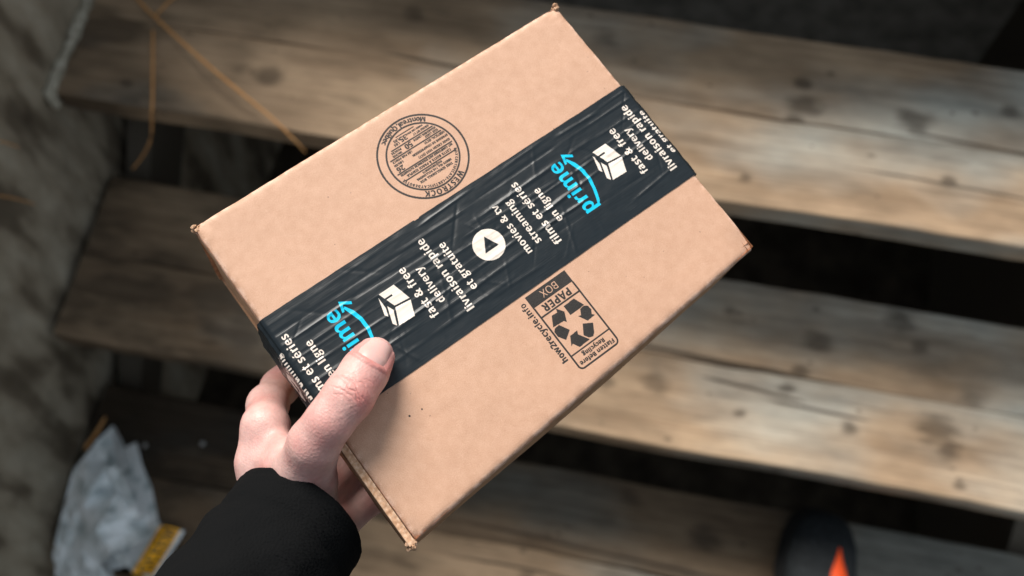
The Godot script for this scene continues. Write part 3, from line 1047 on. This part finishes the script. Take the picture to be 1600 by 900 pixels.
# ================================================================ bodies from distance fields
# bones: [ax, ay, az, ra, bx, by, bz, rb] in mm of the parcel's frame (u, v, w). Joined with an exponential smooth minimum.
func field_mesh(bones: Array, cell: float, soft: float) -> Array:
	var lo := Vector3.INF
	var hi := -Vector3.INF
	for b in bones:
		for e in [0, 4]:
			var p := Vector3(b[e], b[e + 1], b[e + 2])
			var r: float = b[e + 3] + cell * 3
			lo = lo.min(p - Vector3.ONE * r)
			hi = hi.max(p + Vector3.ONE * r)
	var n := Vector3i((hi - lo) / cell) + Vector3i(2, 2, 2)
	var f := PackedFloat32Array()
	f.resize(n.x * n.y * n.z)
	var reach := cell * 2.0 + soft * 3.0
	for b in bones:
		var a := Vector3(b[0], b[1], b[2])
		var e := Vector3(b[4], b[5], b[6]) - a
		var ra: float = b[3]
		var rb: float = b[7]
		var l2 := maxf(e.length_squared(), 1e-6)
		var rm := maxf(ra, rb) + reach
		var blo := a.min(a + e) - Vector3.ONE * rm
		var bhi := a.max(a + e) + Vector3.ONE * rm
		var i0 := Vector3i(((blo - lo) / cell).max(Vector3.ZERO))
		var i1 := Vector3i((bhi - lo) / cell).min(n - Vector3i.ONE)
		for z in range(i0.z, i1.z + 1):
			for y in range(i0.y, i1.y + 1):
				var row := (z * n.y + y) * n.x
				var py := lo.y + y * cell
				var pz := lo.z + z * cell
				for x in range(i0.x, i1.x + 1):
					var p := Vector3(lo.x + x * cell, py, pz) - a
					var t := clampf(p.dot(e) / l2, 0.0, 1.0)
					var d := (p - e * t).length() - (ra + (rb - ra) * t)
					if d < reach: f[row + x] += exp(-maxf(d, -40.0 * soft) / soft)
	for i in f.size():
		f[i] = (-log(f[i]) * soft) if f[i] > 1e-12 else 27.0 * soft
	# surface nets
	var vid := PackedInt32Array()
	vid.resize(f.size())
	vid.fill(-1)
	var verts := PackedVector3Array()
	var sx := 1
	var sy := n.x
	var sz := n.x * n.y
	var off := [0, sx, sy, sx + sy, sz, sx + sz, sy + sz, sx + sy + sz]
	var edges := [[0, 1], [2, 3], [4, 5], [6, 7], [0, 2], [1, 3], [4, 6], [5, 7], [0, 4], [1, 5], [2, 6], [3, 7]]
	var cpos := []
	for k in 8: cpos.append(Vector3(k & 1, (k >> 1) & 1, (k >> 2) & 1))
	for z in n.z - 1:
		for y in n.y - 1:
			for x in n.x - 1:
				var at := z * sz + y * sy + x
				var inside := 0
				for k in 8:
					if f[at + off[k]] < 0: inside += 1
				if inside == 0 or inside == 8: continue
				var sum := Vector3.ZERO
				var cnt := 0
				for ed in edges:
					var fa := f[at + off[ed[0]]]
					var fb := f[at + off[ed[1]]]
					if (fa < 0) != (fb < 0):
						sum += (cpos[ed[0]] as Vector3).lerp(cpos[ed[1]], fa / (fa - fb))
						cnt += 1
				vid[at] = verts.size()
				verts.append(lo + (Vector3(x, y, z) + sum / cnt) * cell)
	var idx := PackedInt32Array()
	for z in range(1, n.z - 1):
		for y in range(1, n.y - 1):
			for x in range(1, n.x - 1):
				var at := z * sz + y * sy + x
				var s := f[at] < 0
				for ax in 3:
					var st: int = [sx, sy, sz][ax]
					if s == (f[at + st] < 0): continue
					var b1: int = [sy, sz, sx][ax]
					var b2: int = [sz, sx, sy][ax]
					var q := [vid[at], vid[at - b1], vid[at - b1 - b2], vid[at - b2]]
					if q.min() < 0: continue
					if s: idx.append_array([q[0], q[1], q[2], q[0], q[2], q[3]])
					else: idx.append_array([q[0], q[2], q[1], q[0], q[3], q[2]])
	return [verts, idx]

# split the triangles that lie in a region in four
func refine(vs: PackedVector3Array, idx: PackedInt32Array, inside: Callable) -> Array:
	var out := PackedInt32Array()
	var mids := {}
	var hit := PackedByteArray()
	hit.resize(vs.size())
	for i in vs.size(): hit[i] = int(inside.call(vs[i]))
	for t in range(0, idx.size(), 3):
		var q := [idx[t], idx[t + 1], idx[t + 2]]
		if hit[q[0]] + hit[q[1]] + hit[q[2]] < 3:
			out.append_array(q)
			continue
		var m := []
		for k in 3:
			var a: int = q[k]
			var b: int = q[(k + 1) % 3]
			var key := Vector2i(mini(a, b), maxi(a, b))
			if not mids.has(key):
				mids[key] = vs.size()
				vs.append((vs[a] + vs[b]) / 2)
			m.append(mids[key])
		out.append_array([q[0], m[0], m[2], m[0], q[1], m[1], m[2], m[1], q[2], m[0], m[1], m[2]])
	return [vs, out]

# vertex normals (outwards) of raw (u, v, w) arrays; that frame is left-handed with respect to the world
func normals_of(verts: PackedVector3Array, idx: PackedInt32Array) -> PackedVector3Array:
	var nor := PackedVector3Array()
	nor.resize(verts.size())
	for t in range(0, idx.size(), 3):
		var n := (verts[idx[t + 1]] - verts[idx[t]]).cross(verts[idx[t + 2]] - verts[idx[t]])
		for k in 3: nor[idx[t + k]] += n
	for i in nor.size(): nor[i] = nor[i].normalized()
	return nor

func build_person() -> void:
	var base := Vector3(1.128, STEP_Y, 0.12)
	var person := thing("person", "person in a black sleeve and dark sneakers, left hand holding the box", "person", Transform3D(Basis(), base))
	# ---------------------------------------------------------------- hand
	var hand := [
		# thumb on the box: tip, last joint, knuckle, base
		[30.20, 92.20, 8.00, 7.41, 22.00, 96.00, 11.20, 9.03],
		[22.00, 96.00, 11.20, 9.03, 10.50, 101.40, 15.00, 9.50],
		[10.50, 101.40, 15.00, 9.50, -1.00, 104.80, 13.00, 8.93],
		[-1.00, 104.80, 13.00, 8.93, -10.50, 107.20, 5.00, 9.88],
		[-10.50, 107.20, 4.50, 9.88, -20.50, 110.50, -11.00, 10.45],
		[-20.50, 110.50, -11.00, 10.45, -30.50, 115.00, -29.00, 11.88],
		[-12.50, 112.00, -4.00, 7.12, -16.50, 117.50, -18.00, 6.65],
		[-16.50, 117.50, -18.00, 6.65, -22.00, 123.50, -38.00, 9.03],
		# web between thumb and first finger
		[-22.5, 91.0, -30.0, 6.2, -20.5, 101.0, -17.0, 6.4],
		[-28.0, 95.5, -30.0, 8.0, -25.5, 104.5, -19.5, 9.0],
		[-33.0, 100.0, -33.5, 9.0, -30.5, 109.0, -28.0, 10.2],
		# first finger
		[-22.0, 83.0, -32.0, 9.8, -15.5, 71.0, -52.0, 8.8],
		[-15.5, 71.0, -52.0, 8.8, -6.0, 62.5, -73.5, 8.4],
		[-6.0, 62.5, -73.5, 8.4, 20.0, 57.0, -74.5, 8.0],
		[20.0, 57.0, -74.5, 8.0, 38.0, 53.0, -73.4, 7.2],
		# middle
		[-22.0, 99.0, -52.0, 11.4, -1.0, 90.0, -77.0, 9.2],
		[-1.0, 90.0, -77.0, 9.2, 27.0, 86.0, -76.0, 8.4],
		[27.0, 86.0, -76.0, 8.4, 47.0, 84.0, -74.0, 7.6],
		# ring
		[-21.0, 114.5, -67.0, 11.0, 4.0, 111.0, -81.0, 9.0],
		[4.0, 111.0, -81.0, 9.0, 31.0, 108.0, -76.5, 8.2],
		[31.0, 108.0, -76.5, 8.2, 49.0, 106.0, -73.5, 7.2],
		# little finger
		[-18.0, 129.0, -81.0, 10.0, 5.0, 130.0, -84.0, 8.2],
		[5.0, 130.0, -84.0, 8.2, 24.0, 129.0, -78.0, 7.4],
		[24.0, 129.0, -78.0, 7.4, 38.0, 127.0, -72.8, 6.6],
		# palm
		[-22.0, 83.0, -32.0, 9.8, -33.0, 93.5, -35.0, 9.0],
		[-33.0, 93.5, -35.0, 9.0, -38.0, 106.0, -39.0, 11.0],
		[-22.0, 99.0, -52.0, 11.4, -37.0, 112.0, -46.0, 12.5],
		[-21.0, 114.5, -67.0, 11.0, -36.0, 120.0, -52.0, 12.5],
		[-18.0, 129.0, -81.0, 10.4, -31.0, 129.0, -60.0, 12.0],
		[-30.5, 115.0, -29.0, 12.5, -37.0, 120.0, -40.0, 14.5],
		# wrist and forearm inside the sleeve
		[-37.0, 113.0, -39.0, 12.0, -87.0, 134.0, -18.0, 13.0],
		[-32.0, 130.0, -55.0, 11.5, -84.0, 150.0, -34.0, 13.0],
		[-66.0, 136.0, -26.0, 19.0, -140.0, 168.0, 6.0, 25.0],
	]
	var soft := 1.6
	var fm := field_mesh(hand, 1.15, soft)
	var sdf := func(p: Vector3) -> float:
		var sum := 0.0
		for k in 3:
			var b: Array = hand[k]
			var o := Vector3(b[0], b[1], b[2])
			var e := Vector3(b[4], b[5], b[6]) - o
			var t := clampf((p - o).dot(e) / e.length_squared(), 0, 1)
			sum += exp(-((p - o - e * t).length() - lerpf(b[3], b[7], t)) / soft)
		return -log(sum) * soft
	var vs: PackedVector3Array = fm[0]
	var idx: PackedInt32Array = fm[1]
	# finer triangles where creases and the nail bed are cut in
	for pass_ in 2:
		var finer := refine(vs, idx, func(q: Vector3) -> bool: return (q.x > -24.0 and q.z > -14.0 and q.y > 86.0))
		vs = finer[0]
		idx = finer[1]
	var nor := normals_of(vs, idx)
	# frame of the last thumb joint
	var tip := Vector3(30.2, 92.2, 8.0)
	var joint := Vector3(10.5, 101.4, 15.0)
	var ax := (tip - joint).normalized()
	var top := (Vector3(0.10, 0.0, 1.0) - ax * ax.dot(Vector3(0.10, 0.0, 1.0))).normalized()
	var side := ax.cross(top)
	var cols := PackedColorArray()
	cols.resize(vs.size())
	var n := FastNoiseLite.new()
	n.frequency = 0.05
	n.fractal_octaves = 4
	for i in vs.size():
		var p := vs[i]
		var q := p - joint
		var a := q.dot(ax)
		var s := q.dot(side)
		var h := q.dot(top)
		var red := 0.16 + 0.7 * n.get_noise_3dv(p)
		if a > -40 and p.z > -6:
			# creases over the joint
			for c in [[0.6, 0.26, 0.42], [2.6, 0.05, 0.26], [-1.6, 0.34, 0.4], [-3.6, 0.16, 0.26], [5.0, -0.08, 0.16], [-5.8, 0.05, 0.14]]:
				var line: float = c[0] + c[1] * s + 0.5 * sin(s * 0.5 + c[0]) + 1.4 * n.get_noise_2d(s * 3.0, c[0] * 60.0) - 0.012 * s * s
				if h > 0 and absf(s) < 8.5:
					vs[i] -= nor[i] * c[2] * exp(-pow((a - line) / 0.38, 2)) * (1.0 - pow(absf(s) / 8.5, 2))
					red += 0.35 * c[2] * exp(-pow((a - line) / 0.5, 2))
			red += 0.38 * exp(-pow((a + 1.0) / 6.0, 2)) + 0.3 * exp(-pow((a - 16.0) / 5.0, 2))
			# bed of the nail, with the fold of skin round it
			if h > -2.0:
				var e := maxf(maxf((14.8 - 1.4 * (1.0 - pow(s / 6.4, 2)) - a), absf(s) - 6.5), -3.0)
				if e < 0.0: vs[i] -= nor[i] * 0.5 * smoothstep(0.0, -0.9, e)
				elif e < 2.6: vs[i] += nor[i] * 0.42 * sin(PI * e / 2.6)
				red += 0.5 * exp(-pow((e - 1.0) / 1.8, 2))
		# folds where the thumb meets the wrist
		for c in [[Vector3(-8, 115, 2), Vector3(-15, 108, 13), 0.6], [Vector3(-10, 118, -5), Vector3(-18, 110, 6), 0.75], [Vector3(-13, 121, -11), Vector3(-21, 112, 0), 0.5], [Vector3(-20, 99, -7), Vector3(-34, 105, -22), 1.2]]:
			var ca: Vector3 = c[0]
			var cb: Vector3 = c[1] - ca
			var t := clampf((p - ca).dot(cb) / cb.length_squared(), 0, 1)
			var d := (p - ca - cb * t).length()
			vs[i] -= nor[i] * c[2] * exp(-pow(d / (1.0 if c[2] < 0.8 else 2.4), 2))
			red += 0.25 * exp(-pow(d / 3.0, 2))
		vs[i] += nor[i] * (0.05 * n.get_noise_3dv(p * 9.0) + 0.07 * n.get_noise_3dv(p * 3.5))
		var pale := Vector3(0.67, 0.42, 0.375)
		var ruddy := Vector3(0.60, 0.235, 0.21)
		var c3 := pale.lerp(ruddy, clampf(red, 0, 1))
		c3 *= 0.97 + 0.12 * n.get_noise_3dv(p * 5.0)
		cols[i] = Color(c3.x, c3.y, c3.z)
	var wv := PackedVector3Array()
	wv.resize(vs.size())
	for i in vs.size(): wv[i] = world_of(vs[i].x, vs[i].y, vs[i].z) - base
	var body := part("hand", mesh_of(wv, idx, PackedVector2Array(), cols), mats.skin, person)
	# thumb nail: a curved plate set in its bed
	var nv := PackedVector3Array()
	for i in 21:
		var b := i / 20.0
		for j in 17:
			var c := j / 8.0 - 1.0
			var start := 13.6 + 1.6 * pow(absf(c), 2.0)
			var along := lerpf(start, 23.5, b)
			var th := c * 0.72
			var out := (top * cos(th) + side * sin(th)).normalized()
			if along > 21.0: out = (out + ax * (along - 21.0) * 0.22).normalized()
			var o := joint + ax * minf(along, 21.4)
			var rr := 5.0
			for k in 24:
				var d: float = sdf.call(o + out * rr)
				rr -= d
			var pt := o + out * (rr + lerpf(-0.15, 0.35, minf(1.0, b * 3.0)) - 0.5 * pow(absf(c), 4))
			nv.append(world_of(pt.x, pt.y, pt.z) - base)
	part("thumbnail", mesh_of(nv, grid_idx(20, 16)), mats.nail, body)
	# ---------------------------------------------------------------- sleeve
	var c0 := Vector3(-33.5, 124.9, -34.7)
	var c1 := Vector3(-248.1, 214.8, 56.7)
	var dir := (c1 - c0).normalized()
	var e1 := dir.cross(Vector3(0, 0, 1)).normalized()
	var e2 := dir.cross(e1)
	var sv := PackedVector3Array()
	var rows := 70
	var seg := 72
	for i in rows + 1:
		# the first rows turn the cuff inwards
		var d := 0.0
		var r := 0.0
		if i < 6:
			d = 10.0 - 2.0 * i
			r = 26.0 + 0.3 * i
		elif i < 12:
			var a := PI * (i - 6) / 6.0
			d = -2.2 * sin(a)
			r = 27.5 + 2.05 * (1.0 - cos(a))
		else:
			d = 250.0 * pow((i - 12) / float(rows - 12), 1.5)
			r = 31.6 + 4.0 * smoothstep(0, 60, d) + 8.0 * smoothstep(60, 200, d)
		for j in seg + 1:
			var an := TAU * (j % seg) / seg
			var rib := 0.5 * sin(an * 36.0) * clampf(1.0 - d / 60.0, 0, 1) - 1.1 * exp(-pow((d - 16.0) / 1.6, 2)) + 0.5 * n.get_noise_2d(an * 60.0, d * 9.0)
			var fold_ := 3.4 * n.get_noise_3d(cos(an) * 18.0, sin(an) * 18.0, d * 0.7) * clampf((d - 4.0) / 20.0, 0.15, 1)
			var rr := r + rib + fold_
			var oval := 1.0 if sin(an) > 0 else 1.2
			var p := c0 + dir * d + e1 * cos(an) * rr * 0.97 + e2 * sin(an) * rr * oval
			sv.append(world_of(p.x, p.y, p.z) - base)
	part("sleeve", mesh_of(sv, grid_idx(rows, seg)), mats.fleece, person)
	# ---------------------------------------------------------------- the shoe that stands on the step, and its trouser leg
	var shoe := Node3D.new()
	shoe.name = "shoe"
	person.add_child(shoe, true)
	shoe.rotation.y = -0.06
	shoe.position.z = 0.008
	shoe.scale = Vector3(1.1, 1.0, 1.0)
	var loft := func(called: String, secs: Array, mat: Material, parent: Node) -> MeshInstance3D:
		# secs: [z, half width, bottom, top, x shift]
		var lv := PackedVector3Array()
		for s in secs:
			for j in 33:
				var an := TAU * (j % 32) / 32
				var cx := signf(cos(an)) * pow(absf(cos(an)), 0.75)
				var cy := signf(sin(an)) * pow(absf(sin(an)), 0.8)
				lv.append(Vector3(s[4] + s[1] * cx, lerpf(s[2], s[3], cy * 0.5 + 0.5), s[0]))
		return part(called, mesh_of(lv, grid_idx(secs.size() - 1, 32, true)), mat, parent)
	loft.call("sole", [[-0.126, 0.002, 0.008, 0.014, 0], [-0.122, 0.026, 0.003, 0.026, 0], [-0.108, 0.040, 0.001, 0.028, 0], [-0.08, 0.049, 0.001, 0.028, 0], [-0.03, 0.053, 0.001, 0.028, 0], [0.05, 0.043, 0.001, 0.03, 0], [0.12, 0.039, 0.001, 0.034, 0], [0.16, 0.034, 0.001, 0.034, 0], [0.175, 0.02, 0.004, 0.03, 0], [0.178, 0.002, 0.01, 0.02, 0]], mats.sole, shoe)
	loft.call("upper", [[-0.119, 0.002, 0.02, 0.028, 0], [-0.115, 0.022, 0.016, 0.042, 0], [-0.10, 0.036, 0.014, 0.056, 0], [-0.075, 0.044, 0.014, 0.066, 0], [-0.03, 0.047, 0.014, 0.078, 0], [0.02, 0.043, 0.014, 0.095, 0], [0.06, 0.040, 0.014, 0.115, 0], [0.12, 0.037, 0.014, 0.12, 0], [0.155, 0.031, 0.014, 0.115, 0], [0.168, 0.015, 0.02, 0.10, 0], [0.17, 0.002, 0.05, 0.06, 0]], mats.shoe, shoe)
	# orange stripe over the toe box: a raised strip that follows the upper
	var ov := PackedVector3Array()
	for i in 13:
		var t := i / 12.0
		var z := lerpf(-0.066, 0.03, t)
		var hw := 0.0125 * smoothstep(-0.15, 0.55, t) 
		var hgt := lerpf(0.0685, 0.1000, t)
		for j in 5:
			var x := 0.017 + 0.006 * t + (j / 2.0 - 1.0) * hw
			var drop := 0.012 * pow(absf(x) / 0.044, 2)
			ov.append(Vector3(x, hgt - drop + (0.0026 if j > 0 and j < 4 else -0.002), z))
	part("stripe", mesh_of(ov, grid_idx(12, 4, true)), mats.orange, shoe)
	# trouser leg, from the ankle to the hip, out of the picture
	var lp := []
	var lr := []
	for i in 11:
		var t := i / 10.0
		lp.append(Vector3(0.0, 0.085, 0.13).lerp(Vector3(-0.03, 0.46, 0.16), minf(t * 2, 1)).lerp(Vector3(-0.12, 0.86, 0.42), maxf(t * 2 - 1, 0)))
		lr.append(lerpf(0.062, 0.088, t))
	part("trouser_leg", tube(lp, lr, 24), mats.denim, person)

	# the rest of the body stands behind the lens: jacket and the other leg
	var jk := [
		[860, 700, 640, 150, 850, 1120, 630, 150], [760, 700, 640, 120, 740, 1110, 630, 125], [960, 700, 640, 120, 965, 1110, 630, 125],
		[690, 1180, 620, 75, 588, 1007, 513, 52], [1010, 1180, 620, 75, 1130, 930, 600, 62], [1130, 930, 600, 58, 960, 1190, 500, 46],
		[740, 1190, 630, 75, 965, 1190, 630, 75], [850, 1190, 630, 70, 850, 1290, 600, 60],
	]
	var jf := field_mesh(jk, 16.0, 14.0)
	var jv: PackedVector3Array = jf[0]
	for i in jv.size(): jv[i] = jv[i] * 0.001 - base
	part("jacket", mesh_of(jv, flipped(jf[1])), mats.fleece, person)
	part("trouser_leg", tube([Vector3(0.78, -0.60, 0.60) - base, Vector3(0.78, 0.0, 0.56) - base, Vector3(0.80, 0.66, 0.64) - base], [0.065, 0.085, 0.11], 24), mats.denim, person)

func flipped(idx: PackedInt32Array) -> PackedInt32Array:
	var o := idx.duplicate()
	for t in range(0, o.size(), 3):
		var k := o[t + 1]
		o[t + 1] = o[t + 2]
		o[t + 2] = k
	return o

# ================================================================ the sack by the wall
# fold points of the film: x, height over the step, z; the last rows hang over the edge of the step
const SACK := [[0.082, 0.1, 0.094], [0.054, 0.075, 0.116], [0.085, 0.05, 0.111], [0.036, 0.08, 0.166], [0.103, 0.125, 0.161], [0.096, 0.03, 0.143], [0.026, 0.05, 0.218], [0.073, 0.085, 0.22], [0.091, 0.075, 0.19], [0.128, 0.138, 0.157],
	[0.123, 0.118, 0.221], [0.156, 0.1, 0.207], [0.171, 0.03, 0.214], [0.028, 0.025, 0.267], [0.016, 0.012, 0.284], [0.078, 0.055, 0.269], [0.141, 0.1, 0.271], [0.177, 0.088, 0.244], [0.162, 0.056, 0.29], [0.182, 0.009, 0.282],
	[0.012, -0.034, 0.315], [0.089, 0.008, 0.323], [0.137, -0.005, 0.327], [0.212, 0.035, 0.215], [0.085, 0.108, 0.188], [0.121, 0.092, 0.187], [0.034, 0.065, 0.191], [0.052, 0.048, 0.243], [0.111, 0.105, 0.247], [0.144, 0.088, 0.23],
	[0.158, 0.06, 0.218], [0.045, 0.016, 0.29], [0.015, -0.099, 0.362], [0.087, -0.08, 0.364], [0.148, -0.068, 0.329], [0.052, 0.085, 0.143], [0.102, 0.122, 0.126], [0.108, 0.05, 0.288]]
var crumple := FastNoiseLite.new()

func crumpled(p: Vector3, deep: float) -> Vector3:
	return p + Vector3(0.4, 1, 0.4) * deep * crumple.get_noise_3dv(p * 1000.0)

func film(st: SurfaceTool, a: Vector3, b: Vector3, c: Vector3, levels: int, deep: float) -> void:
	if levels == 0:
		for q in [a, b, c]: st.add_vertex(crumpled(q, deep))
		return
	var ab := (a + b) / 2
	var bc := (b + c) / 2
	var ca := (c + a) / 2
	film(st, a, ab, ca, levels - 1, deep)
	film(st, ab, b, bc, levels - 1, deep)
	film(st, ca, bc, c, levels - 1, deep)
	film(st, ab, bc, ca, levels - 1, deep)

func build_bag() -> void:
	crumple.noise_type = FastNoiseLite.TYPE_CELLULAR
	crumple.cellular_return_type = FastNoiseLite.RETURN_DISTANCE2_SUB
	crumple.frequency = 0.035
	crumple.fractal_type = FastNoiseLite.FRACTAL_NONE
	crumple.seed = 4
	var bag := thing("plastic_sack", "crumpled pale grey plastic sack with an orange printed band, slumped by the concrete wall", "sack", Transform3D(Basis(), Vector3(0, STEP_Y, 0)))
	var flat := PackedVector2Array()
	for q in SACK: flat.append(Vector2(q[0], q[2]))
	var tri := Geometry2D.triangulate_delaunay(flat)
	var band := PackedVector2Array([flat[12], flat[23], flat[19], flat[18]])
	var st := SurfaceTool.new()
	st.begin(Mesh.PRIMITIVE_TRIANGLES)
	st.set_smooth_group(-1)
	var low := SurfaceTool.new()
	low.begin(Mesh.PRIMITIVE_TRIANGLES)
	low.set_smooth_group(-1)
	for t in range(0, tri.size(), 3):
		var v := []
		for k in 3:
			var q: Array = SACK[tri[t + k]]
			v.append(Vector3(q[0], q[1], q[2]))
		var mid := (flat[tri[t]] + flat[tri[t + 1]] + flat[tri[t + 2]]) / 3
		if maxf((v[0] - v[1]).length(), maxf((v[1] - v[2]).length(), (v[2] - v[0]).length())) > 0.118: continue
		if Geometry2D.is_point_in_polygon(mid, band): continue
		if (v[1] - v[0]).cross(v[2] - v[0]).y > 0:
			var x = v[1]
			v[1] = v[2]
			v[2] = x
		film(st, v[0], v[1], v[2], 3, 0.014)
		for k in [0, 2, 1]: low.add_vertex(Vector3(v[k].x, minf(0.002, v[k].y - 0.012) if v[k].z > 0.262 else 0.002, v[k].z))
	st.generate_normals()
	low.generate_normals()
	var pm := std(Color.WHITE, 0.28, 0.55)
	pm.albedo_texture = ramp_tex(256, 0.02, 141, [lin(0.20, 0.26, 0.27), lin(0.52, 0.59, 0.60), lin(0.86, 0.90, 0.91), lin(0.90, 0.92, 0.93)], 4, [0.0, 0.30, 0.48, 1.0])
	triplanar(pm, 5.0)
	var body := part("sack_skin", st.commit(), pm, bag)
	part("sack_underside", low.commit(), pm, bag)
	# the printed band with its row of dark letters
	var cv := Canvas.new(Vector2(100, 48), Vector2.ZERO, 5.0)
	cv.poly([0, 42, 100, 42, 100, 48, 0, 48], 1)
	put_text(cv, "OCEEM", Vector2(50, 26), 92.0, Vector2(-1, 0), Vector2(0, -1), 3, true, 1.25)
	var out := PackedByteArray()
	var pal := [[255, 182, 10], [226, 232, 236], [0, 0, 0], [30, 28, 40]]
	for i in cv.w * cv.h:
		var c: Array = pal[cv.d[i]]
		out.append_array([c[0], c[1], c[2]])
	var bm := std(Color.WHITE, 0.4, 0.5)
	bm.albedo_texture = ImageTexture.create_from_image(Image.create_from_data(cv.w, cv.h, false, Image.FORMAT_RGB8, out))
	var bv := PackedVector3Array()
	var bu := PackedVector2Array()
	var g := []
	for k in [12, 23, 18, 19]: g.append(Vector3(SACK[k][0], SACK[k][1], SACK[k][2]))
	for i in 31:
		var t := i / 30.0
		for j in 11:
			var f := j / 10.0
			var p: Vector3 = (g[0] as Vector3).lerp(g[1], f).lerp((g[2] as Vector3).lerp(g[3], f), t)
			p.y += 0.012 * sin(PI * f) + 0.003
			bv.append(crumpled(p, 0.004))
			bu.append(Vector2(t, f))
	part("printed_band", mesh_of(bv, grid_idx(30, 10, true), bu), bm, body)

# ================================================================ dry needles and straws
func build_needles() -> void:
	var list := [
		["long dry orange straw lying across the top tread beside the wall", [[0.03, 0.214, -0.475], [0.065, 0.213, -0.43], [0.20, 0.230, -0.335], [0.30, 0.226, -0.277], [0.338, 0.214, -0.254], [0.35, 0.196, -0.249]], 0.0019],
		["thin dry straw hanging over the nose of the top tread near the wall", [[0.104, 0.2135, -0.383], [0.138, 0.2145, -0.28], [0.140, 0.207, -0.262], [0.128, 0.165, -0.250], [0.108, 0.130, -0.238], [0.087, 0.105, -0.226]], 0.0016],
		["short dry needle stuck high on the concrete wall", [[0.004, 0.280, -0.155], [0.005, 0.25, -0.166], [0.004, 0.234, -0.171]], 0.0009],
		["short dry needle stuck lower down on the concrete wall", [[0.004, 0.24, -0.10], [0.006, 0.20, -0.115], [0.004, 0.157, -0.129]], 0.0010],
		["broken dry needle at the very back of the top tread by the wall", [[0.118, 0.212, -0.445], [0.110, 0.213, -0.433], [0.098, 0.212, -0.405]], 0.0014],
		["rust brown twig lying on the lower step behind the plastic sack", [[0.006, -0.204, 0.120], [0.016, -0.203, 0.095], [0.022, -0.204, 0.066]], 0.0028],
	]
	for l in list:
		var raw: Array = l[1]
		var cu := Curve3D.new()
		for k in raw.size():
			var p := Vector3(raw[k][0], raw[k][1], raw[k][2])
			var a: Array = raw[maxi(k - 1, 0)]
			var b: Array = raw[mini(k + 1, raw.size() - 1)]
			var tg := (Vector3(b[0], b[1], b[2]) - Vector3(a[0], a[1], a[2])) / 6.0
			cu.add_point(p, -tg, tg)
		var start := Vector3(raw[0][0], raw[0][1], raw[0][2])
		var pts := []
		var rad := []
		for i in 25:
			var t := i / 24.0
			pts.append(cu.sample_baked(t * cu.get_baked_length(), true) - start)
			rad.append(l[2] * (0.55 + 0.45 * sin(PI * minf(1.0, t * 0.75 + 0.2))))
		var o := part("dry_straw" if l[2] > 0.00155 else "dry_needle", tube(pts, rad, 7), mats.straw, self)
		o.position = start
		tag(o, l[0], "straw" if l[2] > 0.0015 else "needle", "dry straws and needles on the steps")
